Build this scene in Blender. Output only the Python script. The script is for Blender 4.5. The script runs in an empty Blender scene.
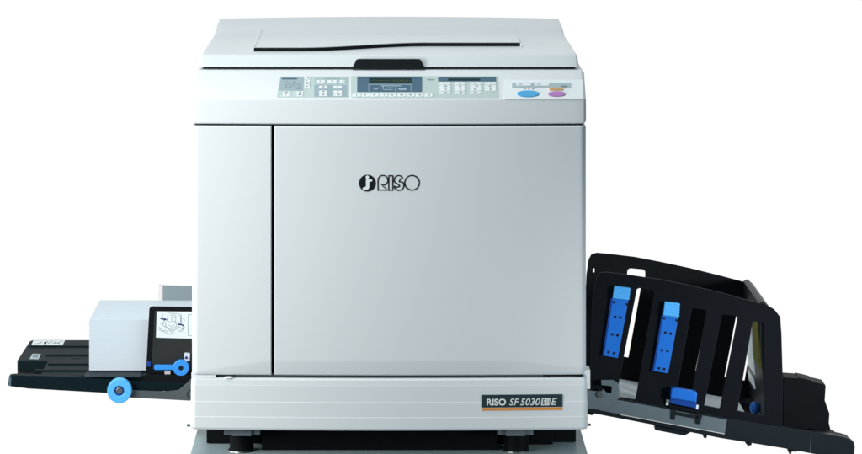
import bpy, bmesh, math, random
from mathutils import Vector, Matrix
random.seed(4)
scene = bpy.context.scene
COL = scene.collection

# ------------------------------------------------------------------ measuring
PXM = 598.0          # photograph pixels per metre on the machine's front plane
D = 5.5              # camera distance to that plane
H = 1.102            # camera height above the bottom of the front panel
CX, HY = 389.0, -228.0

def sc(d): return PXM * D / (D + d)
def P(px, py, d):
    """photo pixel -> (x, z) on the upright plane d metres behind the machine's front"""
    s = sc(d)
    return ((px - CX) / s, H - (py - HY) / s)
def PP(pts, d): return [P(a, b, d) for a, b in pts]

# ------------------------------------------------------------------ materials
def mat(name, col, rough=0.45, spec=0.5, metal=0.0, bump=0.0, bscale=900.0, var=0.0, vscale=6.0, coat=0.0, emit=None):
    m = bpy.data.materials.new(name); m.use_nodes = True
    nt = m.node_tree; b = nt.nodes['Principled BSDF']
    b.inputs['Base Color'].default_value = (*col, 1)
    b.inputs['Roughness'].default_value = rough
    b.inputs['Specular IOR Level'].default_value = spec
    b.inputs['Metallic'].default_value = metal
    b.inputs['Coat Weight'].default_value = coat
    tc = nt.nodes.new('ShaderNodeTexCoord')
    if var > 0:
        n = nt.nodes.new('ShaderNodeTexNoise'); n.inputs['Scale'].default_value = vscale
        n.inputs['Detail'].default_value = 4
        nt.links.new(tc.outputs['Object'], n.inputs['Vector'])
        mx = nt.nodes.new('ShaderNodeMix'); mx.data_type = 'RGBA'
        mx.inputs['A'].default_value = (*[c * (1 - var) for c in col], 1)
        mx.inputs['B'].default_value = (*[min(1, c * (1 + var)) for c in col], 1)
        nt.links.new(n.outputs['Fac'], mx.inputs['Factor'])
        nt.links.new(mx.outputs['Result'], b.inputs['Base Color'])
        mr = nt.nodes.new('ShaderNodeMapRange')
        mr.inputs['To Min'].default_value = rough - 0.05; mr.inputs['To Max'].default_value = rough + 0.05
        nt.links.new(n.outputs['Fac'], mr.inputs['Value'])
        nt.links.new(mr.outputs['Result'], b.inputs['Roughness'])
    if bump > 0:
        n2 = nt.nodes.new('ShaderNodeTexNoise'); n2.inputs['Scale'].default_value = bscale
        n2.inputs['Detail'].default_value = 2
        nt.links.new(tc.outputs['Object'], n2.inputs['Vector'])
        bp = nt.nodes.new('ShaderNodeBump'); bp.inputs['Strength'].default_value = bump
        bp.inputs['Distance'].default_value = 0.0004
        nt.links.new(n2.outputs['Fac'], bp.inputs['Height'])
        nt.links.new(bp.outputs['Normal'], b.inputs['Normal'])
    if emit:
        b.inputs['Emission Color'].default_value = (*emit[0], 1)
        b.inputs['Emission Strength'].default_value = emit[1]
    return m

M = dict(
    shell=mat('white_plastic', (0.725, 0.76, 0.77), 0.42, 0.45, bump=0.12, var=0.012, vscale=3),
    lid=mat('lid_plastic', (0.645, 0.69, 0.705), 0.45, 0.4, bump=0.12, var=0.012, vscale=3),
    liner=mat('dark_inside', (0.008, 0.010, 0.011), 0.7, 0.15),
    seam=mat('grey_seam', (0.07, 0.095, 0.10), 0.6, 0.2),
    black=mat('black_plastic', (0.0050, 0.0060, 0.0078), 0.55, 0.08, bump=0.2, bscale=1500, var=0.15, vscale=25),
    fence=mat('charcoal_plastic', (0.0042, 0.0056, 0.0085), 0.5, 0.10, bump=0.2, bscale=1500, var=0.12, vscale=18),
    rail=mat('grey_black_plastic', (0.010, 0.0145, 0.0185), 0.45, 0.15, bump=0.2, bscale=1500, var=0.12, vscale=20),
    tray=mat('tray_plastic', (0.0045, 0.0125, 0.0160), 0.55, 0.04, bump=0.2, bscale=1500, var=0.15, vscale=20),
    guide=mat('brown_black_plastic', (0.024, 0.0265, 0.0265), 0.55, 0.12, bump=0.2, bscale=1500, var=0.1, vscale=20),
    taupe=mat('grey_painted_metal', (0.080, 0.096, 0.10), 0.45, 0.25, bump=0.1, var=0.08, vscale=30),
    taupe2=mat('taupe_plate', (0.195, 0.235, 0.255), 0.5, 0.3, var=0.05, vscale=20),
    tplate=mat('grey_rail_strip', (0.115, 0.145, 0.16), 0.45, 0.3, bump=0.1, var=0.06, vscale=30),
    pale=mat('pale_edge', (0.62, 0.585, 0.575), 0.5, 0.3),
    steel=mat('steel', (0.30, 0.31, 0.31), 0.35, 0.5, metal=1.0, bump=0.2, bscale=500),
    blue=mat('blue_plastic', (0.014, 0.155, 0.62), 0.38, 0.3, var=0.05, vscale=40),
    sky=mat('light_blue_plastic', (0.10, 0.47, 0.90), 0.38, 0.3, var=0.05, vscale=40),
    lever=mat('lever_blue_plastic', (0.035, 0.27, 0.76), 0.38, 0.3, var=0.05, vscale=40),
    navy=mat('deep_and_shaded_blue', (0.008, 0.055, 0.30), 0.4, 0.3),
    edge=mat('blue_grey_tray_edge', (0.013, 0.024, 0.031), 0.5, 0.08, var=0.15, vscale=25),
    paper=mat('paper', (0.575, 0.64, 0.69), 0.85, 0.1),
    floorp=mat('pale_grey_plate', (0.86, 0.92, 0.95), 0.5, 0.3, var=0.02),
    olive=mat('olive_foam', (0.16, 0.16, 0.035), 0.9, 0.1, bump=0.5, bscale=600),
    stand=mat('stand_metal', (0.50, 0.635, 0.65), 0.4, 0.35, bump=0.15, bscale=700, var=0.04),
    ink=mat('black_ink', (0.005, 0.008, 0.010), 0.6, 0.2),
    plate=mat('panel_film', (0.50, 0.60, 0.575), 0.4, 0.3),
    block=mat('blue_grey_film', (0.32, 0.415, 0.45), 0.4, 0.3),
    block2=mat('pale_blue_grey_film', (0.40, 0.50, 0.51), 0.4, 0.3),
    bezel=mat('slate_blue_film', (0.070, 0.14, 0.20), 0.4, 0.3),
    lcd=mat('display_glass', (0.014, 0.034, 0.034), 0.4, 0.15),
    lcd2=mat('display_segments', (0.045, 0.075, 0.035), 0.3, 0.3),
    key=mat('white_key', (0.80, 0.84, 0.85), 0.4, 0.4),
    mark=mat('grey_print', (0.21, 0.26, 0.28), 0.6, 0.2),
    lightmark=mat('pale_print', (0.42, 0.54, 0.60), 0.6, 0.2),
    start=mat('start_blue', (0.085, 0.40, 0.72), 0.35, 0.4),
    stop=mat('stop_magenta', (0.48, 0.22, 0.51), 0.35, 0.4),
    amber=mat('amber_key', (0.75, 0.42, 0.14), 0.4, 0.4),
    badge=mat('badge_slate', (0.020, 0.042, 0.050), 0.4, 0.4),
    orange=mat('orange_stripe', (0.86, 0.27, 0.02), 0.45, 0.3),
    white=mat('white_print', (0.80, 0.83, 0.84), 0.6, 0.2),
    label=mat('white_sticker', (0.70, 0.745, 0.76), 0.5, 0.3),
    inkblue=mat('navy_ink', (0.02, 0.02, 0.13), 0.6, 0.2),
)

# ------------------------------------------------------------------ object helpers
def link(name, me, m, parent=None, smooth=25):
    o = bpy.data.objects.new(name, me); COL.objects.link(o)
    me.materials.clear(); me.materials.append(M[m])
    me.shade_smooth(); me.set_sharp_from_angle(angle=math.radians(smooth))
    for p in me.polygons:                     # filled caps are triangles: keep them flat
        if len(p.vertices) == 3: p.use_smooth = False
    if parent is not None:
        o.parent = parent
        if parent.type == 'EMPTY': o.matrix_parent_inverse = Matrix.Translation(-parent.location)
    return o
def link_bm(name, bm, m, parent=None, smooth=14, recalc=True):
    if recalc: bmesh.ops.recalc_face_normals(bm, faces=bm.faces[:])
    me = bpy.data.meshes.new(name); bm.to_mesh(me); bm.free()
    return link(name, me, m, parent, smooth)
def empty(name, loc, label, cat):
    o = bpy.data.objects.new(name, None); COL.objects.link(o)
    o.location = loc; o['label'] = label; o['category'] = cat
    o.empty_display_size = 0.1
    return o

class Frame:
    def __init__(s, o, U, V, N): s.o, s.U, s.V, s.N = map(Vector, (o, U, V, N))
    def at(s, u, v, w): return s.o + s.U * u + s.V * v + s.N * w
def FR(d): return Frame((0, d, 0), (1, 0, 0), (0, 0, 1), (0, -1, 0))       # faces the front
def TOP(z): return Frame((0, 0, z), (1, 0, 0), (0, 1, 0), (0, 0, 1))         # faces up

def fillet(pts, r, seg=5):
    """round the corners of a closed 2D outline; r is one radius or a list"""
    n = len(pts); out = []
    for i in range(n):
        ri = r[i] if isinstance(r, (list, tuple)) else r
        p = Vector(pts[i]); a = Vector(pts[i - 1]) - p; b = Vector(pts[(i + 1) % n]) - p
        if ri <= 0 or a.length < 1e-9 or b.length < 1e-9: out.append(tuple(p)); continue
        ang = a.angle(b)
        if ang > math.radians(172): out.append(tuple(p)); continue
        t = min(ri / math.tan(ang / 2), a.length * .48, b.length * .48)
        rr = t * math.tan(ang / 2)
        pa = p + a.normalized() * t; pb = p + b.normalized() * t
        c = p + (a.normalized() + b.normalized()).normalized() * (rr / math.sin(ang / 2))
        va, vb = pa - c, pb - c
        tot = va.angle(vb); sg = 1 if va.x * vb.y - va.y * vb.x > 0 else -1
        for k in range(seg + 1):
            th = sg * tot * k / seg
            out.append((c.x + va.x * math.cos(th) - va.y * math.sin(th), c.y + va.x * math.sin(th) + va.y * math.cos(th)))
    return out

def eval_curve(cu):
    o = bpy.data.objects.new('tmp', cu); COL.objects.link(o)
    bpy.context.view_layer.update()
    dg = bpy.context.evaluated_depsgraph_get()
    me = bpy.data.meshes.new_from_object(o.evaluated_get(dg))
    bpy.data.objects.remove(o); bpy.data.curves.remove(cu)
    bm = bmesh.new(); bm.from_mesh(me); bpy.data.meshes.remove(me)
    bmesh.ops.remove_doubles(bm, verts=bm.verts[:], dist=1e-6)
    return bm
SC = 100.0
def prism_bm(loops, fr, w0, w1, bevel=0.0, bm=None):
    """outline (with holes) in a frame's u,v plane, thick from w0 to w1 along its normal"""
    cu = bpy.data.curves.new('c', 'CURVE'); cu.dimensions = '2D'; cu.fill_mode = 'BOTH'
    for lp in loops:
        sp = cu.splines.new('POLY'); sp.points.add(len(lp) - 1); sp.use_cyclic_u = True
        for q, (u, v) in zip(sp.points, lp): q.co = (u * SC, v * SC, 0, 1)
    cu.extrude = ((w1 - w0) / 2 - bevel) * SC
    cu.bevel_depth = bevel * SC; cu.bevel_resolution = 1 if bevel else 0
    cu.offset = -bevel * SC
    b = eval_curve(cu); mid = (w0 + w1) / 2
    for v in b.verts: v.co = fr.at(v.co.x / SC, v.co.y / SC, v.co.z / SC + mid)
    if bm is None: return b
    me = bpy.data.meshes.new('t'); b.to_mesh(me); b.free(); bm.from_mesh(me); bpy.data.meshes.remove(me)
    return bm
def prism(name, loops, fr, w0, w1, m, parent, bevel=0.0, smooth=10):
    return link_bm(name, prism_bm(loops, fr, w0, w1, bevel), m, parent, smooth)
def disc(c, r, n=40, ry=None):
    ry = ry or r
    return [(c[0] + r * math.cos(2 * math.pi * k / n), c[1] + ry * math.sin(2 * math.pi * k / n)) for k in range(n)]
def front_px(name, pts, d0, d1, m, parent, r=0.0, bevel=0.0006, holes=(), ref=None):
    """traced outline standing at depth d0 (its near face), d1 its far face"""
    ref = d0 if ref is None else ref
    lp = fillet(PP(pts, ref), r)
    return prism(name, [lp] + [list(h) for h in holes], FR(d0), -(d1 - d0), 0, m, parent, bevel)
def box_bm(x0, x1, y0, y1, z0, z1, bevel=0.0, bm=None, seg=2):
    b = bmesh.new(); bmesh.ops.create_cube(b, size=1)
    for v in b.verts:
        v.co = Vector((x0 if v.co.x < 0 else x1, y0 if v.co.y < 0 else y1, z0 if v.co.z < 0 else z1))
    if bevel: bmesh.ops.bevel(b, geom=b.edges[:], offset=bevel, segments=seg, profile=.5, affect='EDGES')
    if bm is None: return b
    me = bpy.data.meshes.new('t'); b.to_mesh(me); b.free(); bm.from_mesh(me); bpy.data.meshes.remove(me)
    return bm
def ribbon_bm(paths, width, fr, w, bm=None):
    """strokes of a drawing: mitred ribbons lying in a frame at height w"""
    bm = bm or bmesh.new()
    for k, (pts, closed) in enumerate(paths):
        n = len(pts); L = []; R = []
        for i in range(n):
            p = Vector(pts[i])
            a = Vector(pts[i - 1]) if (i > 0 or closed) else None
            c = Vector(pts[(i + 1) % n]) if (i < n - 1 or closed) else None
            d1 = (p - a).normalized() if a is not None else (c - p).normalized()
            d2 = (c - p).normalized() if c is not None else d1
            n1 = Vector((-d1.y, d1.x)); n2 = Vector((-d2.y, d2.x)); nn = n1 + n2
            nn = nn.normalized() if nn.length > 1e-6 else n1
            k_ = min(1 / max(.35, nn.dot(n1)), 2.2)
            ww = w + 0.00003 * (k % 7)
            L.append(bm.verts.new(fr.at(*(p + nn * width / 2 * k_), ww)))
            R.append(bm.verts.new(fr.at(*(p - nn * width / 2 * k_), ww)))
        for i in range(n if closed else n - 1):
            j = (i + 1) % n
            bm.faces.new((L[i], R[i], R[j], L[j]))
    return bm
def text_bm(txt, rect, fr, w0, w1, bold=0.0, shear=0.0):
    """text fitted into the rectangle (u0, v0, u1, v1)"""
    cu = bpy.data.curves.new('t', 'FONT'); cu.body = txt; cu.size = 100; cu.shear = shear
    cu.offset = bold; cu.extrude = 1
    b = eval_curve(cu)
    us = [v.co.x for v in b.verts]; vs = [v.co.y for v in b.verts]
    u0, v0, u1, v1 = rect
    for v in b.verts:
        u = u0 + (v.co.x - min(us)) / (max(us) - min(us)) * (u1 - u0)
        q = v0 + (v.co.y - min(vs)) / (max(vs) - min(vs)) * (v1 - v0)
        w = w1 if v.co.z > 0 else w0
        v.co = Vector((u, q, w))
    for v in b.verts: v.co = fr.at(*v.co)
    return b
def merge(bm, b):
    me = bpy.data.meshes.new('t'); b.to_mesh(me); b.free(); bm.from_mesh(me); bpy.data.meshes.remove(me); return bm

# ------------------------------------------------------------------ the duplicator's body
root = empty('duplicator', (0, 0.3, -0.05), 'large white and pale grey office duplicator with control panel, resting on a grey stand', 'printer')
W = 0.3305
BUL = 0.011
RC = 0.011
def bulge(x): return BUL * (x / W) ** 2
def body_path(x0=None, x1=None, w=W, back=0.055, nfr=48):
    """top view of the front: left side, rounded corner, bowed front, rounded corner, right side"""
    out = []
    yc = bulge(w - RC)
    if x0 is None:
        out.append((-w, back, -1, 0)); out.append((-w, yc + RC, -1, 0))
        for k in range(1, 10):
            a = math.radians(90 * k / 10)
            out.append((-(w - RC) - RC * math.cos(a), yc + RC - RC * math.sin(a), -math.cos(a), -math.sin(a)))
    else:
        y = bulge(x0); out.append((x0, y + .012, 0, 0)); out.append((x0, y + .0012, 0, -1)); 
    xa = -(w - RC) if x0 is None else x0 + .0012
    xb = (w - RC) if x1 is None else x1 - .0012
    for k in range(nfr + 1):
        x = xa + (xb - xa) * k / nfr
        s = 2 * BUL * x / W ** 2; n = Vector((s, -1)).normalized()
        out.append((x, bulge(x), n.x, n.y))
    if x1 is None:
        for k in range(1, 10):
            a = math.radians(90 * k / 10)
            out.append(((w - RC) + RC * math.sin(a), yc + RC - RC * math.cos(a), math.sin(a), -math.cos(a)))
        out.append((w, yc + RC, 1, 0)); out.append((w, back, 1, 0))
    else:
        y = bulge(x1); out.append((x1, y + .0012, 0, -1)); out.append((x1, y + .012, 0, 0))
    return out
def sweep_bm(path, rows):
    bm = bmesh.new(); G = []
    for (x, y, nx, ny) in path:
        colv = []
        for row in rows:
            off, z = row(x) if callable(row) else row
            colv.append(bm.verts.new((x + nx * off, y + ny * off, z)))
        G.append(colv)
    for i in range(len(G) - 1):
        for j in range(len(rows) - 1):
            bm.faces.new((G[i][j], G[i + 1][j], G[i + 1][j + 1], G[i][j + 1]))
    return bm
def zf(py): return (431.0 - py) / PXM

# casing behind the doors, dark inside seen through the gaps
link_bm('casing', box_bm(-.3285, .3285, .0545, .60, .004, zf(125.6), .004), 'shell', root)
link_bm('inner_frame', box_bm(-.326, .326, .0245, .0535, .004, .55), 'liner', root)

# lower front panel: three stepped boards
rows = [(-.020, .0), (-.004, .0), (-.0012, .0008), (0, .004), (0, zf(417.9)), (-.0004, zf(417.3)),
        (-.0005, zf(402.8)), (-.0009, zf(402.2)), (-.0010, zf(386.1)), (-.0012, zf(385.8)), (-.0018, zf(380.6)), (-.006, zf(378.9)), (-.020, zf(378.9))]
lower = link_bm('lower_panel', sweep_bm(body_path(w=.3335), rows), 'shell', root, 12)
# little grey strips inside the seam above the panel
link_bm('seam_strip', box_bm(P(191.5, 0, .02)[0], P(216, 0, .02)[0], .0165, .0244, zf(379), zf(375)), 'floorp', root)
link_bm('seam_strip', box_bm(P(236, 0, .02)[0], P(543, 0, .02)[0], .0170, .0243, zf(379), zf(375.2)), 'seam', root)
bmx = bmesh.new()
bmesh.ops.create_uvsphere(bmx, u_segments=20, v_segments=10, radius=1)
cx_, cz_ = P(229, 377.6, .01)
for v in bmx.verts: v.co = Vector((cx_ + v.co.x * .0085, .0125 + v.co.y * .006, cz_ + v.co.z * .0022))
link_bm('door_catch', bmx, 'key', root)

# doors, with a slanting crease where the lower edge is cut back
ZB, ZT = zf(375.9), zf(126.3)
def crease(x):
    px = x * PXM + CX
    if px < 270: py = 373.4 + (361 - 373.4) * (px - 197) / 73
    elif px < 505: py = 361.2
    else: py = 361.2 + 8.3 * (px - 505) / 80
    return zf(min(py, 374.5))
CH = .19
drow = [(-.012, ZB), lambda x: (-.0018 - CH * (crease(x) - ZB), ZB), lambda x: (-CH * (crease(x) - ZB - .002), ZB + .002),
        lambda x: (0, crease(x)), lambda x: (0, crease(x) + .002), (0, ZT - .0025), (-.0008, ZT - .0007), (-.0025, ZT), (-.012, ZT)]
XL, XR = (271.2 - CX) / PXM, (274.4 - CX) / PXM
left_door = link_bm('side_door', sweep_bm(body_path(None, XL, nfr=14), drow), 'shell', root, 12)
main_door = link_bm('front_door', sweep_bm(body_path(XR, None, nfr=44), drow), 'shell', root, 12)

# control console: upright band, sloping key panel
CY0, CZ0 = 0.0035, zf(99.3)
SLY, SLZ = 0.066, 0.0430
prof = [(0.004, zf(124.6)), (0.0, zf(123.4)), (CY0, CZ0), (CY0 + SLY, CZ0 + SLZ), (.60, CZ0 + SLZ), (.60, zf(124.6))]
def inset_ring(prof, d):
    """shrink a closed outline by d, keeping one point per corner"""
    n = len(prof); out = []
    ar = sum(prof[i][0] * prof[(i + 1) % n][1] - prof[(i + 1) % n][0] * prof[i][1] for i in range(n))
    sg = 1 if ar > 0 else -1
    for i in range(n):
        p = Vector(prof[i]); a = (p - Vector(prof[i - 1])).normalized(); b = (Vector(prof[(i + 1) % n]) - p).normalized()
        n1 = Vector((-a.y, a.x)) * sg; n2 = Vector((-b.y, b.x)) * sg; nn = (n1 + n2).normalized()
        out.append(tuple(p + nn * d / max(.4, nn.dot(n1))))
    return out
def bar_x(prof, w, nx, warp, r_end, radii, nseg=6):
    """a side-view outline drawn out across the machine, its two end edges rounded"""
    cols = []
    for k in range(nseg): a = math.radians(90 * k / nseg); cols.append((-(w - r_end) - r_end * math.cos(a), r_end * (1 - math.sin(a))))
    for k in range(nx + 1): cols.append((-(w - r_end) + 2 * (w - r_end) * k / nx, 0))
    for k in range(nseg - 1, -1, -1): a = math.radians(90 * k / nseg); cols.append(((w - r_end) + r_end * math.cos(a), r_end * (1 - math.sin(a))))
    bm = bmesh.new(); G = []
    for x, d in cols:
        ring = inset_ring(prof, d) if d > 1e-7 else prof
        ring = fillet(ring, [max(.0002, q - d) if q > 0 else 0 for q in radii], 4)
        c = []
        for (y, z) in ring:
            wy, wz = warp(x, y, z); c.append(bm.verts.new((x, y + wy, z + wz)))
        G.append(c)
    n = len(G[0])
    for k in range(len(G) - 1):
        for j in range(n): bm.faces.new((G[k][j], G[k + 1][j], G[k + 1][(j + 1) % n], G[k][(j + 1) % n]))
    bm.faces.new(G[0][::-1]); bm.faces.new(G[-1])
    return bm
def cwarp(x, y, z):
    return (bulge(x) * max(0, 1 - max(0, y) / .066), 0)
console = link_bm('control_console', bar_x(prof, .3305, 40, cwarp, .0065, [0, 0, .006, .008, 0, 0]), 'shell', root, 19)

# ---- slope frame for everything on the console
cs = Vector((0, SLY, SLZ)).normalized()
SL = Frame((0, CY0, CZ0), (1, 0, 0), cs, Vector((1, 0, 0)).cross(cs))
def S(px, py):
    """photo pixel -> (u, v) on the sloping key panel (bow included)"""
    d = 0.03
    for _ in range(12):
        x, z = P(px, py, d)
        b = bulge(x)
        d = CY0 + (z - CZ0) / SLZ * SLY
        d = d + b * (1 - max(0, d) / .066)
    x, z = P(px, py, d)
    return x, (z - CZ0) / cs.z
def slope_bm(pts, h0, h1, r=0.0, bevel=0.0, bm=None):
    b = prism_bm([fillet([S(*p) for p in pts], r, 4)], SL, 0, 1, 0)
    us = [v.co.x for v in b.verts]; x = math.floor(min(us) / .012) * .012 + .012
    while x < max(us):
        bmesh.ops.bisect_plane(b, geom=b.verts[:] + b.edges[:] + b.faces[:], plane_co=(x, 0, 0), plane_no=(1, 0, 0), dist=1e-6)
        x += .012
    for v in b.verts:
        w = (v.co - SL.o).dot(SL.N); u = v.co.x; vv = (v.co - SL.o).dot(SL.V)
        dd = vv * cs.y
        v.co = SL.at(u, vv, h0 if w < .5 else h1)
        v.co.y += bulge(u) * (1 - max(0, dd) / .066)
    if bm is None: return b
    return merge(bm, b)
def rect(x0, y0, x1, y1, sl=0.0): return [(x0, y1), (x1, y1), (x1 + sl, y0), (x0 + sl, y0)]
def multi(name, pieces, parent):
    """one part with printing of other colours on it"""
    bm = bmesh.new()
    for k, (b, m) in enumerate(pieces):
        n0 = len(bm.faces); bmesh.ops.recalc_face_normals(b, faces=b.faces[:])
        merge(bm, b); bm.faces.ensure_lookup_table()
        for f in bm.faces[n0:]: f.material_index = k
    me = bpy.data.meshes.new(name); bm.to_mesh(me); bm.free()
    idx = [p.material_index for p in me.polygons]
    o = link(name, me, pieces[0][1], parent, 14)
    for b, m in pieces[1:]: me.materials.append(M[m])
    me.polygons.foreach_set('material_index', idx)
    return o
def on_slope(name, pts, h0, h1, m, parent=None, r=0.0): return link_bm(name, slope_bm(pts, h0, h1, r), m, parent or console)
E = .0004
on_slope('key_panel', [(276.5, 97.8), (348.3, 97.8), (348.3, 77), (280.2, 77)], -.001, .0006, 'plate', r=.002)
prt = bmesh.new()
for x in range(427, 434, 2): slope_bm(rect(x, 79.4, x + 1.5, 80.7), .0005, .0008, bm=prt)
multi('key_panel', [(slope_bm([(351, 98), (499, 98), (497.5, 76.5), (351, 76.5)], -.001, .0006, .002), 'plate'), (prt, 'mark')], console)
prt = bmesh.new()
for yy in (82.3, 84.0, 85.8, 88.0, 89.4):
    x = 284.5
    while x < 301:
        w_ = random.uniform(1.0, 3.2)
        if random.random() < .75: slope_bm(rect(x, yy - .4, min(x + w_, 301.5), yy + .3), .0008, .0010, bm=prt)
        x += w_ + random.uniform(.4, 1.2)
multi('panel_block', [(slope_bm([(278.8, 91), (303.2, 91), (303.8, 78), (280.6, 78)], .0, .0009), 'block'), (slope_bm(rect(281.8, 78.5, 297, 80), .0, .0011), 'bezel'), (prt, 'mark')], console)
prt = bmesh.new()
for x in range(325, 338, 3): slope_bm(rect(x, 78.7, x + 2.3, 79.3), .0008, .0010, bm=prt)
multi('panel_block', [(slope_bm(rect(314.5, 78.2, 347.3, 84.2), .0, .0009), 'block2'), (prt, 'mark')], console)
on_slope('panel_block', rect(314.2, 85.2, 347, 97), .0, .0009, 'block')
keys = []
for y0, y1 in ((77.9, 79.6), (80.6, 82.6), (83.6, 85.4), (86.2, 88.7)): keys.append((304.9, y0, 309.9, y1))
keys += [(284, 92.4, 290.2, 94.2), (296.6, 92.4, 303.4, 94.2), (283.2, 94.8, 289.5, 96.6), (297, 94.8, 303, 96.6)]
keys += [(316.5, 81, 324.8, 83.3), (327.6, 81, 336.8, 83.3), (339.6, 81, 344.8, 83.3)]
for a, b in ((319.2, 327.5), (333.6, 342)):
    for y0, y1 in ((86.6, 89), (91.4, 93.7), (94.7, 96.6)): keys.append((a, y0, b, y1))
for k in range(9): keys.append((352.6 + 9 * k, 94.6, 360.6 + 9 * k, 97.3))
for a, b in ((440, 450.3), (455.2, 464.8), (470.5, 481.2)):
    for y in (84.1, 87.2, 90.3, 93.4): keys.append((a, y - 1.1, b, y + 1.2))
for y in (84.1, 87.2, 90.4): keys.append((485, y - 1.1, 496, y + 1.2))
for (a, y0, b, y1) in keys:
    xm = (a + b) / 2 + random.uniform(-.8, .8); ww = random.uniform(.6, 1.5); ym = (y0 + y1) / 2
    multi('button', [(slope_bm(rect(a, y0, b, y1), .0003, .0017, .0012), 'key'), (slope_bm(rect(xm - ww, ym - .55, xm + ww, ym + .35), .0015, .0019), 'mark')], console)
seg = bmesh.new()
for k in range(8): slope_bm(rect(393 + 2.3 * k, 80.6 + (k % 2) * .5, 394.5 + 2.3 * k, 82.6), .0016, .0020, bm=seg)
slope_bm(rect(370.5, 81.3, 391, 81.8), .0016, .0020, bm=seg)
multi('display', [(slope_bm(rect(369, 79, 411.4, 84.2), .0008, .0018), 'lcd'), (seg, 'lcd2')], console)
lm = bmesh.new()
for r_ in ((368.6, 84.9, 411.2, 85.3), (368.6, 85.3, 369, 92), (410.8, 85.3, 411.2, 92), (381, 86.3, 401, 86.9), (380, 86.9, 380.5, 90.6), (383, 86.9, 383.6, 90.3),
           (395, 88, 395.4, 92), (374, 89.4, 378, 90), (398, 89, 407, 89.8), (386, 88.4, 393, 88.9), (399, 90.4, 406, 90.9), (384, 90.2, 393, 90.6)):
    slope_bm(rect(*r_), .0012, .0017, bm=lm)
multi('display_bezel', [(slope_bm(rect(357.2, 77.3, 422, 92.4), .0, .0014, .001), 'bezel'), (lm, 'lightmark')], console)
on_slope('counter_bezel', rect(438.1, 77.9, 496, 81.8), .0, .0013, 'bezel')
on_slope('counter_display', rect(448.2, 79.4, 480, 81.2), .0008, .0017, 'lcd')
on_slope('start_plate', [(503.8, 99.2), (583, 99.2), (582.5, 80), (504.5, 80)], -.001, .0006, 'key', r=.003)
sp = bmesh.new(); slope_bm(rect(561, 86.6, 567.3, 88), .0012, .0020, bm=sp)
multi('status_strip', [(slope_bm(rect(512, 83.9, 570.5, 88.5), .0006, .0017, .001), 'block2'), (sp, 'mark')], console)
for a, b in ((516.3, 531), (535, 549.2)):
    multi('button', [(slope_bm(rect(a, 84.7, b, 86.7), .001, .0024, .001), 'key'), (slope_bm(rect(a + 2, 85.3, a + 6, 85.8), .002, .0026), 'mark')], console)
for a, b in ((524, 526.2), (528, 529.8), (532, 534.6)): on_slope('start_print', rect(a, 89.2, b, 89.8), .0002, .0009, 'mark')
def oval(name, cx, cy, rx, ry, m):
    on_slope(name, [(cx + rx * math.cos(t), cy - ry * math.sin(t)) for t in [2 * math.pi * k / 28 for k in range(28)]], .0005, .0024, m)
pm = bmesh.new()
for k in range(5): slope_bm(rect(551 + 2.2 * k, 89.6, 552.4 + 2.2 * k, 90.2), .0022, .0028, bm=pm)
multi('amber_button', [(slope_bm(rect(549.2, 88.8, 563, 91), .0008, .0026, .001), 'amber'), (pm, 'mark')], console)
oval('start_button', 528, 94.6, 11, 3.0, 'start'); oval('stop_button', 556.7, 94.8, 8.6, 2.4, 'stop')
# ------------------------------------------------------------------ platen lid
link_bm('lid_gap_shade', box_bm(-.316, .316, .088, .585, .590, .606), 'liner', root)  # dark strip standing in for the shaded gap under the lid
LB = P(0, 67.2, .070)[1]
def lidz(y):
    if y < .42: return .6232 + (.6290 - .6232) * (y - .078) / (.342)
    t = min(1, (y - .42) / .15)
    u = min(1, t / .38); return .6290 + .0172 * (u * u * (3 - 2 * u) * .55 + t * .45)
lp_ = [(.070, LB), (.0790, lidz(.078) - .001)]
ys = [.086, .12, .2, .3, .38, .41, .42, .43, .445, .46, .48, .50, .52, .54, .555, .567, .575]
lp_ += [(y, lidz(y)) for y in ys] + [(.583, lidz(.575) - .004), (.587, lidz(.575) - .012), (.588, LB)]
def lwarp(x, y, z): return (0, 0.0035 * (1 - (x / .32) ** 2) * max(0, min(1, (y - .42) / .12)))
lb = bar_x(lp_, .3215, 30, lwarp, .0040, [0, .0028] + [0] * (len(lp_) - 2))
for v in lb.verts:
    t = (v.co.z - LB) / (.645 - LB)
    k = 1 - .012 * min(1, t * 1.2) - .012 * max(0, min(1, (v.co.y - .08) / .5))
    v.co.x *= k
lid = link_bm('lid', lb, 'lid', root, 19)

# raised document rest on the lid with an S-shaped dark front slot
def fedge(x):
    t = max(0, min(1, (x + .15) / .215)); t = t * t * (3 - 2 * t)
    return .124 + .085 * t
NX, NY = 60, 16
XA, XB, YB = -.231, .2275, .455
def rest_h(x, y):
    f = fedge(x); t = (y - f) / (YB - f)
    return .0064 * (1 - t) ** 1.5 + .0007
bm = bmesh.new(); G = []
for i in range(NX + 1):
    x = XA + (XB - XA) * i / NX; c = []
    c.append(bm.verts.new((x, fedge(x) + .001, lidz(fedge(x)) + rest_h(x, fedge(x)) - .0011)))
    for j in range(NY + 1):
        y = fedge(x) + (YB - fedge(x)) * j / NY
        c.append(bm.verts.new((x, y, lidz(y) + lwarp(x, y, 0)[1] + rest_h(x, y))))
    c.append(bm.verts.new((x, YB + .001, lidz(YB) - .002)))
    G.append(c)
for i in range(NX):
    for j in range(NY + 2): bm.faces.new((G[i][j], G[i + 1][j], G[i + 1][j + 1], G[i][j + 1]))
for s, xx in ((0, XA), (NX, XB)):
    low = [bm.verts.new((xx, v.co.y, lidz(v.co.y) - .002)) for v in G[s]]
    for j in range(NY + 2): bm.faces.new((G[s][j], G[s][j + 1], low[j + 1], low[j]))
link_bm('document_rest', bm, 'lid', lid, 25)
bm = bmesh.new(); a_ = []; b_ = []
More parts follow.
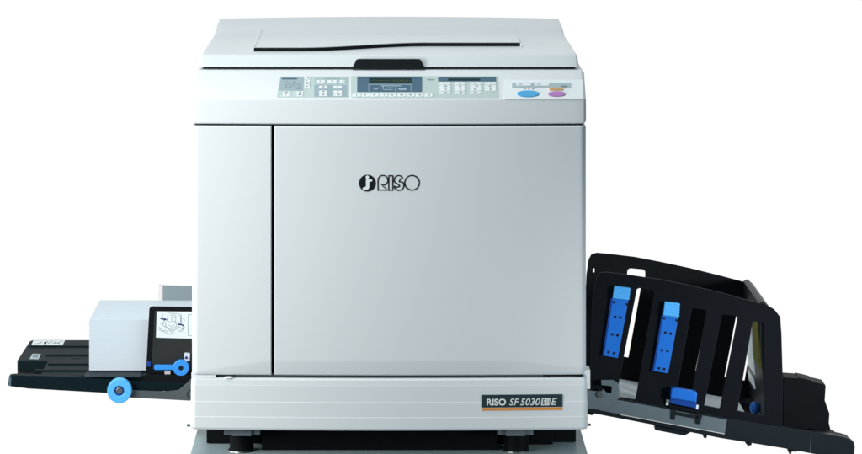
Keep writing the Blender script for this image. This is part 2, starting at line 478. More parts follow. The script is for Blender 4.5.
for i in range(NX + 1):
    x = XA + .0022 + (XB - XA - .003) * i / NX; y = fedge(x) + .0012
    a_.append(bm.verts.new((x, y, lidz(y) - .001))); b_.append(bm.verts.new((x, y, lidz(y) + rest_h(x, fedge(x)) - .0011)))
for i in range(NX): bm.faces.new((a_[i], a_[i + 1], b_[i + 1], b_[i]))
link_bm('slot', bm, 'liner', lid)  # flat dark strip in place of the shadow gap below the rest
for xs_, y0_, y1_, up in ((XA + .0010, fedge(XA) + .0006, .445, 1), (XB + .0040, .205, .36, 0)):
    bm = bmesh.new(); n = 14; G = []
    for k in range(n + 1):
        y = y0_ + (y1_ - y0_) * k / n; z = lidz(y) + lwarp(xs_, y, 0)[1] + .0004 + (rest_h(xs_, y) if up else 0)
        G.append([bm.verts.new((xs_ - .0006, y, z)), bm.verts.new((xs_ + .0006, y, z))])
    for k in range(n): bm.faces.new((G[k][0], G[k][1], G[k + 1][1], G[k + 1][0]))
    link_bm('rest_groove', bm, 'block', lid)
tx, tz = P(522.3, 47.6, .2)
link_bm('document_stop', box_bm(.2278, .2312, .198, .209, lidz(.2) - .002, lidz(.2) + .0052, .0008), 'key', lid)
front_px('lid_handle', [(352, 68.6), (425.5, 68.6), (420.5, 59.8), (418, 59.3), (359, 59.3), (356.5, 59.8)], .0665, .0735, 'ink', lid, .001, .0008)

# ------------------------------------------------------------------ logo and badge
def fsurf(bm, lift):
    """bend flat lettering onto the bowed front"""
    for v in bm.verts: v.co.y += bulge(v.co.x) - lift
    return bm
F0 = FR(0)
def Q(px, py): return P(px, py, .001)
bm = bmesh.new()
prism_bm([disc(Q(367.4, 183.1), 8.45 / PXM, 48)], F0, -.0002, .0006, 0, bm)
link_bm('logo_disc', fsurf(bm, 0), 'ink', main_door)
fig = bmesh.new()
prism_bm([disc(Q(367.4, 177.1), 1.65 / PXM, 20)], F0, .0004, .0009, 0, fig)
prism_bm([[Q(*p) for p in ((366.0, 179.2), (369.8, 179.2), (371.0, 179.0), (372.4, 179.9), (371.9, 181.5), (370.3, 181.3), (369.4, 182.2), (369.3, 186.5), (368.6, 188.6),
                            (366.9, 190.2), (365.9, 189.2), (364.7, 190.3), (362.4, 188.6), (363.6, 187.2), (365.4, 186.9), (366.0, 185.6))]], F0, .0004, .0009, 0, fig)
link_bm('logo_figure', fsurf(fig, 0), 'white', main_door)
st = []
def arc(c, r, a0, a1, n=14): return [(c[0] + r * math.cos(math.radians(a0 + (a1 - a0) * k / n)), c[1] - r * math.sin(math.radians(a0 + (a1 - a0) * k / n))) for k in range(n + 1)]
Rr = [(378, 190)] + arc((383.0, 180.2), 4.7, 180, -50, 18)[0:] + [(384.6, 185.0), (388.0, 190)]
Rr = [(378, 190), (378, 180.5)] + arc((383.0, 180.2), 5.0, 178, -62, 20) + [(380.9, 184.7), (387.6, 190)]
Rpts = [(378.0, 190.1), (378.0, 180.3)] + arc((382.9, 180.2), 4.9, 172, -58, 20) + [(384.6, 184.9), (381.2, 184.2), (387.4, 190.1)]
st.append((Rpts, True))
st.append(([(388.7, 190.1), (388.7, 175.7), (392.8, 175.7), (392.8, 190.1)], True))
Sp = arc((398.6, 179.9), 4.4, 30, 215, 16) + arc((397.9, 186.0), 1.5, 60, -60, 5)[:4] + [(397.0, 187.2), (394.4, 186.2)] + arc((398.9, 185.4), 4.9, 200, 400, 18) + [(399.2, 181.6), (400.0, 179.2)]
st.append((Sp, True))
st.append((disc((412.0, 182.7), 7.3, 44), True))
bm = ribbon_bm([([Q(*p) for p in pts], c) for pts, c in st], 1.25 / PXM, F0, .0006)
link_bm('logo_lettering', fsurf(bm, 0), 'ink', main_door)

FB = FR(0)
def B(px, py): return P(px, py, .006)
def badge_part(name, bm, m):
    bmesh.ops.triangulate(bm, faces=bm.faces[:])
    return link_bm(name, fsurf(bm, 0), m, lower)
def strip_bm(x0, x1, y0, y1, w0, w1):
    """thin plate that follows the bow of the panel"""
    (u0, v0), (u1, v1) = B(x0, y1), B(x1, y0)
    bm = bmesh.new(); n = 16; G = []
    for k in range(n + 1):
        u = u0 + (u1 - u0) * k / n
        G.append([bm.verts.new((u, -w, v)) for w, v in ((w0, v0), (w1 - .0003, v0), (w1, v0 + .0003), (w1, v1 - .0003), (w1 - .0003, v1), (w0, v1))])
    for k in range(n):
        for j in range(5): bm.faces.new((G[k][j], G[k + 1][j], G[k + 1][j + 1], G[k][j + 1]))
    bm.faces.new(G[0]); bm.faces.new(G[-1])
    return bm
badge_part('badge', strip_bm(481.3, 562.5, 394.3, 407, -.006, .0006), 'badge')
badge_part('badge_stripe', strip_bm(481.4, 562.3, 407.5, 410, -.006, .0004), 'orange')
def rct(x0, y0, x1, y1): a = B(x0, y1); b = B(x1, y0); return (a[0], a[1], b[0], b[1])
bm = text_bm('RISO', rct(486.6, 398.2, 505.9, 405.0), FB, .0002, .0010, bold=2.6)
merge(bm, text_bm('SF', rct(509.3, 398.2, 519.2, 405.0), FB, .0002, .0010, bold=.4, shear=.25))
merge(bm, text_bm('5030', rct(520.2, 398.2, 540.2, 405.0), FB, .0002, .0010, bold=.4, shear=.25))
merge(bm, text_bm('E', rct(551.3, 398.2, 557, 405.0), FB, .0002, .0010, bold=.4, shear=.25))
prism_bm([[B(541, 405.2), B(549.6, 405.2), B(550.6, 398), B(542, 398)]], FB, .0002, .0010, 0, bm)
badge_part('badge_lettering', bm, 'white')
bm = text_bm('E', rct(542.5, 399.0, 545.4, 404.2), FB, .0008, .0014, bold=.2, shear=.12)
merge(bm, text_bm('I I', rct(546.7, 399.0, 549.4, 404.2), FB, .0008, .0014, bold=-.6, shear=.12))
badge_part('badge_lettering', bm, 'ink')
bmx = bmesh.new(); bmesh.ops.create_uvsphere(bmx, u_segments=10, v_segments=6, radius=.0011)
q = P(564.6, 401.7, .007)
for v in bmx.verts: v.co += Vector((q[0], bulge(q[0]) + .0022, q[1]))
badge_part('lamp_dot', bmx, 'ink')

# ------------------------------------------------------------------ underside and feet
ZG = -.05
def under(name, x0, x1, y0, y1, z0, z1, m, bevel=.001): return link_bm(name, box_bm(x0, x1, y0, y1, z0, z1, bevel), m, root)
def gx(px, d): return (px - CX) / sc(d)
under('base_frame_and_shade', gx(206.6, .14), gx(231, .14), .14, .5, ZG + .001, .003, 'black')
under('base_frame_and_shade', gx(252, .14), gx(261.6, .14), .139, .45, ZG + .001, .0028, 'black')
under('base_frame_and_shade', gx(261.5, .085), gx(497, .085), .085, .55, ZG + .001, .003, 'black')
under('base_frame_and_shade', gx(553, .15), gx(576, .15), .15, .5, ZG + .001, .003, 'black')  # dark box added where the stand top lies in shadow
under('base_frame_and_shade', gx(497, .13), gx(553, .13), .13, .5, ZG + .001, .0035, 'black')
def foot(px, pxb0, pxb1):
    d = .085; x = gx(px, d)
    f = bmesh.new()
    for (r, z0, z1) in ((.0205, ZG + .002, -.0152),):
        bmesh.ops.create_cone(f, cap_ends=True, segments=40, radius1=r, radius2=r * .97, depth=z1 - z0,
                              matrix=Matrix.Translation((x, d, (z0 + z1) / 2)))
    ft = link_bm('foot', f, 'black', root)
    f = bmesh.new(); bmesh.ops.create_cone(f, cap_ends=True, segments=40, radius1=.0235, radius2=.0225, depth=.0022, matrix=Matrix.Translation((x - .001, d, ZG + .0012)))
    link_bm('foot_disc', f, 'steel', ft)
    f = box_bm(gx(pxb0, .04), gx(pxb1, .04), .042, .12, -.0150, .0015, .0006)
    box_bm(gx(pxb0 + 8.5, .04), gx(pxb1 - 8.5, .04), .036, .043, -.0156, .001, .0006, f)
    link_bm('foot_bracket', f, 'taupe2', ft)
foot(241.8, 224, 260); foot(516.5, 497.3, 533.3)
for px, py, sx in ((188.8, 425.2, -1), (589.0, 424.6, 1)):
    x, z = P(px, py, .1)
    f = bmesh.new(); bmesh.ops.create_cone(f, cap_ends=True, segments=16, radius1=.0022, radius2=.0022, depth=.012, matrix=Matrix.Translation((x - sx * .003, .1, z)) @ Matrix.Rotation(math.pi / 2, 4, 'Y'))
    link_bm('side_screw', f, 'taupe', root)
x, z = P(588, 379.5, .12)
link_bm('side_bracket', box_bm(.3280, gx(590.2, .12), .12, .16, P(0, 389, .12)[1], P(0, 369.8, .12)[1], .0006), 'key', root)

# ------------------------------------------------------------------ paper feed tray on the left
DR = .20      # front rail
feed = front_px('feed_tray', [(8, 386), (28, 388.6), (107, 393), (135, 391.5), (178, 391), (195, 391), (195, 383.5), (178, 383), (140, 381), (80, 377), (14, 375), (9, 375.5)], DR, DR + .016, 'tray', root, .003, .0012)
ZTR = P(80, 376.6, DR)[1]                       # level of the tray's upper side
def T(px, py, z=ZTR):
    """photo pixel -> (x, y) on a level surface at height z"""
    s = (py - HY) / (H - z); d = PXM * D / s - D
    return ((px - CX) / s, d)
xb0 = T(30, 340)[0]; xr = -.3295
yb = T(40, 339.8)[1]; yn = T(16.5, 360.5)[1]
body_out = [(T(41, 373)[0], DR + .010), (T(41, 373)[0], yn), (T(16.8, 360.5)[0], yn), (T(30, 340)[0], yb), (xr, yb), (xr, DR + .010)]
b = prism_bm([fillet(body_out, [.002, .006, .008, .012, 0, 0])], TOP(0), ZTR - .021, ZTR, .0022)
link_bm('tray_deck', b, 'tray', feed)
b = prism_bm([fillet([(T(12, 374)[0] + .006, DR + .014), (T(48, 373)[0] + .02, DR + .014), (T(48, 373)[0] + .02, yn + .01), (T(17, 361)[0], yn + .01)], .004)], TOP(0), ZTR - .0215, ZTR - .017, .001)
link_bm('grip_floor', b, 'black', feed)
for (xa, py, xb) in ((29, 346.8, 120), (46, 355.4, 110), (48, 364.5, 100), (34, 371, 145)):
    a = T(xa, py); c = T(xb, py)
    link_bm('tray_rib', box_bm(a[0], max(c[0], a[0] + .02), a[1] - .004, a[1] + .004, ZTR - .004, ZTR + .0026, .0012), 'tray', feed)
a, c = T(72.5, 358.6), T(80, 357.4)
link_bm('tray_slot', box_bm(a[0], c[0], a[1], c[1], ZTR - .002, ZTR + .0006), 'liner', feed)
a = [T(31.5, 345.2), T(62.5, 345.4), T(65, 340.6), T(33.5, 340.6)]
lab = prism('tray_label', [a], TOP(0), ZTR - .001, ZTR + .0006, 'label', feed)
def lerp2(u, v, q=a):
    p0 = Vector(q[0]).lerp(Vector(q[1]), u); p1 = Vector(q[3]).lerp(Vector(q[2]), u); return tuple(p0.lerp(p1, v))
rb = ribbon_bm([([lerp2(*t) for t in ((.06, .25), (.2, .3), (.3, .6))], False), ([lerp2(*t) for t in ((.38, .35), (.46, .75), (.52, .3), (.6, .85))], False),
                ([lerp2(*t) for t in ((.63, .3), (.8, .45), (.94, .75))], False), ([lerp2(*t) for t in ((.66, .65), (.9, .25))], False)], .0022, TOP(0), ZTR + .0009)
link_bm('tray_label_print', rb, 'mark', feed)
link_bm('tray_label_print', prism_bm([[lerp2(*t) for t in ((.36, .55), (.43, .7), (.46, .25), (.40, .15))]], TOP(0), ZTR, ZTR + .0010), 'ink', feed)
a = [T(29.6, 358.9), T(38.5, 359.2), T(41, 354.2), T(32.5, 354)]
prism('size_label', [a], TOP(0), ZTR - .001, ZTR + .0006, 'block', feed)
rb = ribbon_bm([([lerp2(u, .2, a), lerp2(u, .8, a)], False) for u in (.3, .5, .7)] + [([lerp2(.15, .55, a), lerp2(.85, .55, a)], False)], .0018, TOP(0), ZTR + .0009)
link_bm('tray_label_print', rb, 'bezel', feed)
q_ = [T(84, 376.8), T(141, 376.8), T(141, 371.4), T(87, 371.4)]
prism('tray_edge', [q_], TOP(0), ZTR - .001, ZTR + .0008, 'edge', feed, .0003)  # thin blue-grey strip, a little paler than the deck
# left end of the rail: paler slate-blue corner
front_px('rail_corner', [(8.9, 386), (10.9, 386.3), (11.2, 376.4), (9.4, 376.4)], DR - .0006, DR + .004, 'bezel', feed, .0006, .0002)
# second, lower step on the rail beside the machine
front_px('feed_step', [(143, 382), (192, 383), (192, 375.5), (144.6, 374.6)], DR + .004, DR + .03, 'black', feed, .001, .0006)
# grey bracket
front_px('tray_bracket', [(131, 390.4), (164, 391.6), (178.5, 390.2), (186, 384), (193.5, 376.5), (193.5, 400.8), (131, 397.6), (125, 395)], DR - .006, DR - .0015, 'taupe', feed, .0012, .0006)
ring = ribbon_bm([([P(x, y, DR - .0062) for x, y in ((191, 389.5), (188.6, 391.5), (187.2, 394.3), (188, 396.6), (190.5, 397.6))], False),
                  ], .9 / sc(.2), FR(DR - .0062), .0002)
link_bm('bracket_hook', ring, 'liner', feed)
# side guides
DG = .2225
gpts = [(145.7, 375), (193.5, 377), (193.5, 307.3), (152, 306.6), (149.3, 308)]
gd = front_px('front_guide', gpts, DG, DG + .006, 'black', feed, [0, 0, 0, .004, .004], .0008)
front_px('guide_panel', [(151.5, 369.5), (193.5, 370.5), (193.5, 311.2), (154.6, 310.8)], DG - .0012, DG + .002, 'guide', feed, .0008, .0004)
fgl = [(156, 337.6), (193.5, 338.6), (193.5, 311.8), (156.8, 311.4)]
front_px('guide_label', fgl, DG - .0018, DG - .0005, 'label', feed, .0008, .0001)
FG = FR(DG - .0018)
def G_(px, py): return P(px, py, DG - .0018)
lines = []
def ln(*p, closed=False): lines.append(([G_(*q) for q in p], closed))
ln((163.5, 325.5), (171.5, 331.5), (179.5, 327.0)); ln((159, 329.5), (169.5, 334.4), (174, 331.8)); ln((162, 321.6), (163.5, 325.5))
ln((179.5, 327), (182.5, 329), (183.5, 324)); ln((166, 322), (165.5, 326), (171, 329.6), (177, 326.4), (175.5, 321.5)); ln((168, 315), (167, 320.5), (171, 322.4))
ln((167.5, 313), (178, 313.5), (180.5, 316), (180.6, 323)); ln((172, 317), (171.6, 321.4), (175.6, 321.2), (176, 316.6), closed=True); ln((161.5, 331), (165, 330), (168.5, 332.4))
ln((177.5, 329.5), (181, 331.5), (185, 327)); ln((174.6, 323.6), (178, 322)); ln((160.5, 324), (163.5, 322.5), (165, 319)); ln((182, 318), (184.5, 319.5), (184, 322))
ln((170, 315.5), (173, 314.7), (176.6, 315.4)); ln((168.6, 324.6), (172, 327), (174.8, 325)); ln((158.6, 327), (161, 328.6), (159, 329.5))
ln((188.2, 314.5), (188.2, 335.4), (193.4, 335.8)); ln((188.2, 314.5), (193.4, 314.2)); ln((181.2, 313.6), (181.2, 323.4)); ln((162.6, 313.4), (162.6, 318))
link_bm('label_drawing', ribbon_bm(lines, .42 / sc(.2), FG, .0003), 'mark', feed)
bm = bmesh.new()
for a in ([(160.2, 317.6), (164.4, 318.6), (164.6, 317.8), (167, 319.6), (163.6, 320.6), (163.9, 319.8), (160.3, 318.9)],
          [(178.2, 323.4), (181.4, 323.8), (184.2, 325.4), (183.4, 326), (180.4, 325), (178, 325.2)]):
    prism_bm([[G_(*q) for q in a]], FG, .0001, .0006, 0, bm)
link_bm('label_arrow', bm, 'inkblue', feed)
DB = .456
rg = front_px('rear_guide', [(162.5, 345), (193.5, 345), (193.5, 286.2), (163, 285.6)], DB, DB + .006, 'taupe2', feed, .0006, .0006)
front_px('guide_edge', [(157.4, 344), (162.4, 344), (162.9, 285.6), (158.4, 285)], DB, DB + .010, 'pale', feed, .0006, .0006)
# small fittings by the lever
front_px('guide_clip', [(184, 360.8), (189.6, 361.4), (190, 353.6), (184.6, 353)], .2135, .222, 'paper', feed, .0012, .0006)
front_px('guide_clip_pin', [(184.4, 358.8), (188, 359), (187, 356.3), (185.4, 356.6)], .2125, .2145, 'inkblue', feed, .0004, .0003)
front_px('lever_clip', [(165.2, 375.6), (168.6, 375.6), (170.6, 373.6), (170.4, 370.8), (164.6, 370.8), (164.6, 373)], .2125, .222, 'pale', feed, .0005, .0004)
front_px('guide_pad', [(146.9, 366.6), (150.6, 366.8), (150.8, 361.9), (147.2, 361.8)], .2165, .2225, 'navy', feed, .001, .0006)
front_px('lever_base', [(153, 373), (190.5, 379), (190.5, 371), (177, 366.2), (153, 366.2)], .216, .222, 'black', feed, .001, .0006)
bm = prism_bm([disc(P(180.9, 367.9, .205), 8.0 / sc(.205), 48), disc(P(181.1, 368.2, .205), 2.4 / sc(.205), 24)], FR(.204), -.010, 0, .0012)
prism_bm([fillet(PP([(154, 370.1), (175, 370.1), (175, 365.1), (154, 364.9)], .206), .003)], FR(.206), -.007, 0, .0012, bm)
lv = link_bm('feed_lever', bm, 'lever', feed)
link_bm('lever_pin', prism_bm([disc(P(181.1, 368.2, .208), 2.5 / sc(.208), 24)], FR(.208), -.006, 0, .0004), 'guide', feed)
# blue adjusting wheel
c = P(119.3, 391, .178); s = sc(.178)
wh = link_bm('adjusting_wheel', prism_bm([disc(c, 12.2 / s, 64), disc(c, 4.9 / s, 32)], FR(.178), -.016, 0, .0016), 'sky', feed)
link_bm('wheel_recess', prism_bm([disc(c, 4.95 / s, 32), disc(c, 3.3 / s, 24)], FR(.178), -.016, -.003, 0), 'navy', feed)
link_bm('wheel_axle', prism_bm([disc(c, 3.3 / s, 24)], FR(.178), -.03, -.0012, .0006), 'steel', feed)

# ------------------------------------------------------------------ stack of paper on the feed tray
zs0 = ZTR + .0028
xs, ys0 = T(89.2, 370.3, zs0)
zs1 = P(89, 319.8, ys0)[1]
stack = bmesh.new()
nl = 44; prev = None
yb1 = ys0 + .213
for k in range(nl + 1):
    z = zs0 + (zs1 - zs0) * k / nl
    j = [random.uniform(-.00006, .00006) for _ in range(4)]
    ring_ = [stack.verts.new(p) for p in ((xs + j[0], ys0 + j[1], z), (xs + .297, ys0 + j[1], z), (xs + .297, yb1 + j[2], z), (xs + j[3], yb1 + j[2], z))]
    if prev:
        for i in range(4): stack.faces.new((prev[i], prev[(i + 1) % 4], ring_[(i + 1) % 4], ring_[i]))
    else: stack.faces.new(ring_[::-1])
    prev = ring_
stack.faces.new(prev)
ps = link_bm('paper_stack', stack, 'paper', None, 30)
ps['label'] = 'thick stack of blank white paper lying on the black feed tray left of the machine'
ps['category'] = 'paper stack'

# ------------------------------------------------------------------ receiving tray on the right
DF, DK = .20, .456
rail_pts = [(584, 404), (620, 398.6), (650, 404.4), (726, 418), (783, 427.2), (842, 436.6), (850, 438.8), (854.2, 442.5), (855, 447), (854, 456), (846, 460), (810, 453.2), (787, 448.8), (720, 438), (650, 424.2), (586, 412)]
recv = front_px('receiving_tray', rail_pts, DF - .006, DF + .012, 'rail', root, .0012, .0012)
# floor between the two fences, following the slope of the tray
fl = PP([(586, 400), (620, 406), (650, 411.8), (726, 426), (800, 438), (800, 447), (720, 436), (586, 410)], DF)
prism('tray_floor', [fl], FR(DF + .012), -(DK - DF), 0, 'black', recv, .0008)
fp = PP([(600, 396.6), (750, 424.4), (750, 428), (600, 404)], DF)
fp = PP([(604, 401.2), (753, 427.4), (753, 432), (604, 407)], DF)
prism('floor_plate', [fp], FR(DF + .006), -(DK - DF - .008), 0, 'floorp', recv, .0004)
# far rail and end of the tray
prism('far_rail', [fillet(PP([(590, 398), (620, 400), (783, 428), (800, 431), (800, 446), (720, 438), (590, 412)], DF), .003)], FR(DK + .006), -.012, 0, 'black', recv, .001)
prism('tray_end', [fillet(PP([(811, 432.2), (842, 437.2), (850, 439.4), (852.6, 443), (852, 456), (845, 458.2), (811, 452.4)], DF), .002)], FR(DF + .012), -.03, 0, 'black', recv, .001)

slots = dict(
    A=[(616.2, 396.4), (635.4, 399.6), (655, 291.2), (652.6, 290.1), (639.4, 288.2), (637, 289.2)],
    B=[(675, 400.5), (690, 403), (706.8, 311.2), (704.4, 309.9), (694, 308.2), (691.8, 309.2)],
    C=[(704.2, 405.4), (719.9, 408.4), (737.6, 317.4), (735.4, 316.1), (724.2, 314.4), (721.8, 315.4)],
    D=[(737.4, 410.8), (764.2, 415.8), (764.0, 324.2), (762, 322.8), (754.8, 321.4), (752.6, 322.4)])
hol = [fillet(PP(v, DF), [.0014, .0022, .001, .001, .001, .001], 4) for v in slots.values()]
fence_pts = [(590.2, 404), (594, 394), (620, 399.5), (650, 405), (726, 418.6), (782.4, 428), (782.9, 380), (781.6, 334), (780.4, 317), (774.5, 309.4), (768.5, 306), (758, 303), (720, 292.4),
             (690, 285.4), (662, 279.8), (627, 274.6), (607, 272.2), (600.5, 272.4), (597.2, 276.2), (594.8, 284), (592.2, 300)]
fr = [0, 0, 0, 0, 0, .002, 0, .01, .008, .008, .008, 0, 0, 0, 0, 0, .006, .006, .006, .01, .02]
front_px('front_fence', fence_pts, DF, DF + .004, 'fence', recv, fr, .0007, hol)
# far fence
rear_pts = [(583, 398), (760, 425), (766, 400), (763.5, 310), (757.4, 285), (720, 275.6), (690, 268.2), (662, 262.2), (635, 257), (610, 254), (597, 252.8), (591.5, 254.2), (588.6, 259.5), (586.4, 275)]
rear_pts = [(583, 381), (757, 408), (760, 400), (757, 310), (754.2, 284.6)] + rear_pts[5:]
rs = [[(612, 354.5), (628.6, 357.4), (642.4, 282), (640, 279), (628, 276.8), (626, 279)][0:0] or [(611.4, 354.4), (628.4, 357.6), (644.2, 278), (628, 275)],
      [(695.6, 370.6), (709, 374), (723, 296), (710.2, 293)],
      [(724.6, 376.8), (744.6, 380.6), (755, 322), (737.0, 312)],
      [(626.8, 279), (645.2, 281.5), (645.2, 271.4), (643, 269.6), (630, 268.4), (627.6, 270)],
      [(592.8, 272.4), (594.5, 272.6), (594.7, 268.6), (593.1, 268.4)]]
rs[0] = [(611.4, 354.4), (628.4, 357.6), (641.6, 284), (624, 284)]
hol = [fillet(PP(v, DK), .0006, 3) for v in rs]
front_px('rear_fence', rear_pts, DK, DK + .004, 'black', recv, .004, .0007, hol)
# end fence joining the two at the right, with its foam pad
ef = PP([(759, 303.6), (763.4, 301.5), (769.6, 307), (775, 330), (775.5, 424), (765.5, 422.5)], DF)
prism('end_fence', [fillet(ef, [.001, .002, .003, .004, 0, 0])], FR(DF + .0045), -(DK - DF - .006), 0, 'rail', recv, .001)
q0 = P(765, 330, DF)
def epad(name, y0, y1, z_px0, z_px1, m, th=.002, skew=0.0):
    x0 = P(759.6, 0, DF)[0]
    zt = P(0, z_px0, DF)[1]; zb_ = P(0, z_px1, DF)[1]
    bm = bmesh.new()
    def xx(z): # left face of the end fence
        a, b_ = ef[0], ef[5]; t = (z - a[1]) / (b_[1] - a[1]); return a[0] + (b_[0] - a[0]) * t
    vs = []
    for off in (-th, .0005):
        for (y, z) in ((y0 + skew, zb_), (y1 + skew, zb_ ), (y1, zt), (y0, zt)): vs.append(bm.verts.new((xx(z) + off, y, z)))
    for f in ((0, 1, 2, 3), (7, 6, 5, 4), (0, 4, 5, 1), (1, 5, 6, 2), (2, 6, 7, 3), (3, 7, 4, 0)): bm.faces.new([vs[i] for i in f])
    return link_bm(name, bm, m, recv)
epad('foam_pad', .215, .325, 322, 371, 'olive')
epad('end_plate', .345, .45, 335, 388, 'floorp', skew=-.02)
epad('end_plate', .36, .45, 396, 404, 'floorp', skew=-.02)
# black stop beyond the fences
stp = [(783, 428), (783, 379), (785, 377.4), (798, 378.3), (799, 377.6), (806, 379), (812, 380.6), (815, 382.2), (825.2, 384.6), (825.8, 386), (824.9, 400.4), (829.6, 413.6), (829, 423), (831.8, 434.4), (837.5, 436), (839, 437.6), (838, 444), (783, 436)]
front_px('end_stop', stp, .26, .31, 'black', recv, .001, .0012)
# blue guides hanging on the front fence
def blue_guide(cap, body, sq):
    DQ = DF - .008
    front_px('fin_guide', body, DQ + .002, DF + .001, 'blue', recv, .0006, .0006)
    shift = [(x - 1.6, y + .4) for x, y in body]
    front_px('fin_guide_shaded_side', [body[0], shift[0], shift[3], body[3]], DQ + .0028, DF + .001, 'navy', recv, 0, .0002)  # left side painted darker blue as its shade
    bm = bmesh.new()
    tl, tr, br, bl = [Vector(P(*p, DQ)) for p in (cap[0], cap[1], cap[2], cap[3])]
    prism_bm([fillet([tuple(bl), tuple(br), tuple(tr), tuple(tl)], .0008)], FR(DQ), -.008, 0, .0006, bm)
    n = 5
    for k in range(n):
        t0, t1 = (k + .12) / n, (k + .62) / n
        a = tl.lerp(bl, t0).lerp(tr.lerp(br, t0), -.02); b = tl.lerp(bl, t0).lerp(tr.lerp(br, t0), 1.02)
        c_ = tl.lerp(bl, t1).lerp(tr.lerp(br, t1), 1.02); d_ = tl.lerp(bl, t1).lerp(tr.lerp(br, t1), -.02)
        prism_bm([[tuple(d_), tuple(c_), tuple(b), tuple(a)]], FR(DQ), -.001, .0022, .0004, bm)
    link_bm('fin_cap', bm, 'sky', recv)
    for (x, y) in sq:
        bm = prism_bm([PP([(x - 1.25, y + 1.05), (x + 1.15, y + 1.35), (x + 1.35, y - 1.0), (x - 1.05, y - 1.3)], DQ)], FR(DQ), -.004, -.0016, 0)
        link_bm('fin_hole', bm, 'liner', recv)
blue_guide([(614.5, 286), (630.3, 288.2), (628.9, 300), (612.9, 298.2)], [(604.0, 355.6), (617.8, 358.1), (628.4, 299.6), (612.7, 298)],
           [(613.9, 302.3), (627.2, 304.6), (615.2, 316.9), (620.4, 317.6), (612.2, 334.5), (617.5, 335.4), (608.6, 352.3), (614.0, 353.3)])
blue_guide([(665, 301.8), (679.7, 303.5), (678.7, 317.4), (663.4, 315.4)], [(654.0, 371.0), (668.0, 373.3), (678.4, 317.2), (663.2, 315.2)],
           [(664.2, 318.4), (677, 320.6), (665.4, 332.8), (670.7, 333.7), (662, 350.3), (667.5, 351.1), (659, 368.4), (664.3, 369.2)])
# blue latch
DL = DF - .016
bm = prism_bm([fillet(PP([(670.6, 398.4), (696.4, 402.4), (697.2, 393.4), (695.6, 391.6), (673, 388.0), (671.4, 389.4)], DL), .0015)], FR(DL), -.016, 0, .0018)
link_bm('tray_latch', bm, 'blue', recv)
front_px('latch_body', [(670.4, 403.4), (696.2, 408.2), (696.6, 401.6), (670.8, 397.6)], DL + .004, DF, 'navy', recv, .0008, .0008)
front_px('latch_post', [(665.8, 405.0), (668.9, 405.6), (669.6, 400.2), (666.6, 399.6)], DF - .003, DF, 'floorp', recv, .0004, .0003)
front_px('latch_post', [(695.4, 412.2), (697.6, 412.8), (698.6, 405.2), (696.4, 404.8)], DF - .003, DF, 'floorp', recv, .0004, .0003)
front_px('latch_shelf', [(669, 410), (698, 415.4), (698, 409.4), (669, 404)], DF - .006, DF, 'black', recv, .0006, .0006)
# grey strip along the rail with two dark clips
front_px('rail_plate', [(592, 408.8), (650, 420.2), (724.7, 434), (726.8, 419.8), (700, 415.2), (650, 406.0), (619, 400.2), (592, 396)], DF - .009, DF - .0045, 'tplate', recv, .0006, .0006)
rb = [P(x, y, DF - .0095) for x, y in ((620, 414.4), (650, 420.1), (724.6, 433.8))]
link_bm('plate_edge', ribbon_bm([(rb, False)], .7 / sc(.19), FR(DF - .0095), .0001), 'pale', recv)
for a in ([(671.4, 419.4), (674.8, 420), (676, 409.6), (671.8, 408.8)], [(696.2, 423.6), (699.8, 424.2), (702.6, 415), (696.6, 413.8)], [(674, 414.6), (698, 418.9), (698.4, 415.8), (675, 411.4)]):
    front_px('rail_clip', a, DF - .012, DF - .004, 'rail', recv, .0004, .0004)
# hook plate at the machine
hk = [(583, 389.2), (593, 391), (601, 391.4), (603.4, 389), (606, 392.4), (611.2, 393), (612, 387.4), (610.4, 385.9), (601.4, 385.2), (601.2, 380), (613.4, 380), (617.4, 383), (619.5, 388), (619.6, 397.4), (608.4, 408.4), (583, 409)]
front_px('hook_plate', hk, DF - .014, DF - .0095, 'taupe2', recv, [0, 0, .0006, .0006, .0006, .001, .001, .0008, .0004, .0006, .003, .004, .003, .003, .003, 0], .0006).data.materials[0] = M['tplate']
link_bm('hook_screw', prism_bm([disc(P(600, 394.2, DF - .016), 3.5 / sc(.18), 24)], FR(DF - .017), -.004, 0, .0012), 'taupe', recv)
front_px('hinge_block', [(584, 413.2), (592, 415.4), (597, 411.8), (594, 408), (584, 407)], DF - .004, DF + .03, 'black', recv, .0008, .0008)
# underside pieces
for a, nm in (([(655, 430), (684.4, 435.6), (692, 431.4), (692, 428), (655, 422)], 'under_block'), ([(703.6, 437.6), (705.6, 438.6), (707, 437), (707, 430), (703.4, 430)], 'under_peg'),
              ([(745.4, 443), (748, 446), (751.6, 445), (752, 440), (745.4, 439)], 'under_peg'), ([(788, 450), (789.6, 454.4), (791, 454.6), (791.8, 451.6), (797, 451.8), (797, 446), (788, 446)], 'under_peg')):
    front_px(nm, a, DF + .002, DF + .03, 'rail', recv, .0006, .0006)
link_bm('rail_seam', ribbon_bm([([P(811, 432.4, DF - .0062), P(810.2, 452.8, DF - .0062)], False)], .5 / sc(.19), FR(DF - .0062), .0001), 'seam', recv)
# blue slider at the foot of the end fence, behind the last slot
bm = bmesh.new(); bmesh.ops.create_uvsphere(bm, u_segments=20, v_segments=12, radius=1)
q = P(754.6, 408.6, .30)
for v in bm.verts: v.co = Vector((q[0] + v.co.x * .0085 + v.co.z * -.001, .30 + v.co.y * .012, q[1] + v.co.z * .0125))
link_bm('fence_slider', bm, 'blue', recv)

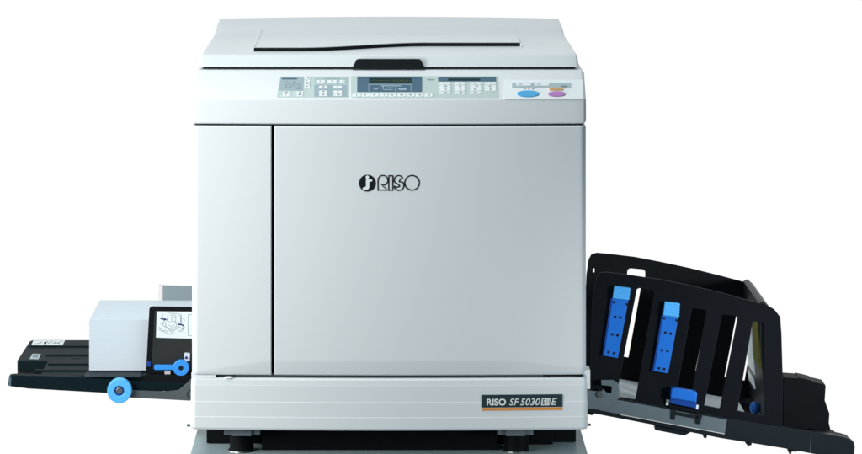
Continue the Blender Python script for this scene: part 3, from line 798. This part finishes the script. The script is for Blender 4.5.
# ------------------------------------------------------------------ stand
stand = empty('stand', (0, .33, -.47), 'pale grey metal stand with a flat top under the duplicator feet', 'stand')
hw = .336
link_bm('stand_top', prism_bm([fillet([(-hw, .043), (hw, .043), (hw, .64), (-hw, .64)], .004)], TOP(0), ZG - .022, ZG, .0012), 'stand', stand)
bm = box_bm(-hw + .012, hw - .012, .06, .62, -.44, ZG - .0222, .003)
link_bm('stand_body', bm, 'stand', stand)
for sx in (-1, 1):
    for yy in (.10, .58):
        f = bmesh.new(); bmesh.ops.create_cone(f, cap_ends=True, segments=24, radius1=.022, radius2=.022, depth=.0296, matrix=Matrix.Translation((sx * (hw - .05), yy, -.4552)))
        link_bm('stand_foot', f, 'black', stand)

# ------------------------------------------------------------------ light: white studio backdrop and soft boxes
w = bpy.data.worlds.new('World'); scene.world = w; w.use_nodes = True
nt = w.node_tree; bg = nt.nodes['Background']
tc = nt.nodes.new('ShaderNodeTexCoord'); sx = nt.nodes.new('ShaderNodeSeparateXYZ')
nt.links.new(tc.outputs['Generated'], sx.inputs['Vector'])
mr = nt.nodes.new('ShaderNodeMapRange'); mr.interpolation_type = 'SMOOTHSTEP'
mr.inputs['From Min'].default_value = 0.25; mr.inputs['From Max'].default_value = 0.75
nt.links.new(sx.outputs['Y'], mr.inputs['Value'])
mx = nt.nodes.new('ShaderNodeMix'); mx.data_type = 'RGBA'
mx.inputs['A'].default_value = (0.085, 0.135, 0.16, 1); mx.inputs['B'].default_value = (1.02, 1.02, 1.02, 1)
nt.links.new(mr.outputs['Result'], mx.inputs['Factor'])
nt.links.new(mx.outputs['Result'], bg.inputs['Color']); bg.inputs['Strength'].default_value = 1.0

def area(name, loc, target, size, power, col=(1, 1, 1), sy=None, spread=180):
    l = bpy.data.lights.new(name, 'AREA'); l.energy = power; l.color = col
    l.shape = 'RECTANGLE'; l.size = size; l.size_y = sy or size; l.spread = math.radians(spread)
    o = bpy.data.objects.new(name, l); COL.objects.link(o); o.location = loc
    o.rotation_euler = (Vector(target) - Vector(loc)).to_track_quat('-Z', 'Y').to_euler()
    return o
area('key_softbox', (-1.20, -.97, .50), (-.15, .1, .33), .75, 21.3, (1, 1, .99))
area('side_softbox', (-2.4, .1, .6), (-.2, .25, .3), 1.0, 24)
area('front_softbox', (-.35, -.5, 2.3), (-.02, .2, .5), 1.2, 27.5, (.96, 1, 1.01))
sl_ = bpy.data.lights.new('tray_fill_spot', 'SPOT'); sl_.energy = 330; sl_.color = (.94, .98, 1); sl_.shadow_soft_size = .22  # unseen fill lamp, added to brighten the receiving tray
sl_.spot_size = math.radians(21); sl_.spot_blend = 1.0
so = bpy.data.objects.new('tray_fill_spot', sl_); COL.objects.link(so); so.location = (2.3, -1.45, .32)
so.rotation_euler = (Vector((.60, .25, .10)) - so.location).to_track_quat('-Z', 'Y').to_euler()

# ------------------------------------------------------------------ camera
cam = bpy.data.cameras.new('camera'); co = bpy.data.objects.new('camera', cam); COL.objects.link(co)
co.location = (0, -D, H); co.rotation_euler = (math.radians(90), 0, 0)
cam.sensor_width = 36; cam.lens = 36 * D * PXM / 862
cam.shift_x = (431 - CX) / 862; cam.shift_y = -(227 - HY) / 862
cam.clip_start = .05; cam.clip_end = 200
scene.camera = co
scene.view_settings.view_transform = 'Standard'; scene.view_settings.look = 'None'
scene.view_settings.exposure = 0; scene.view_settings.gamma = 1
scene.cycles.max_bounces = 8
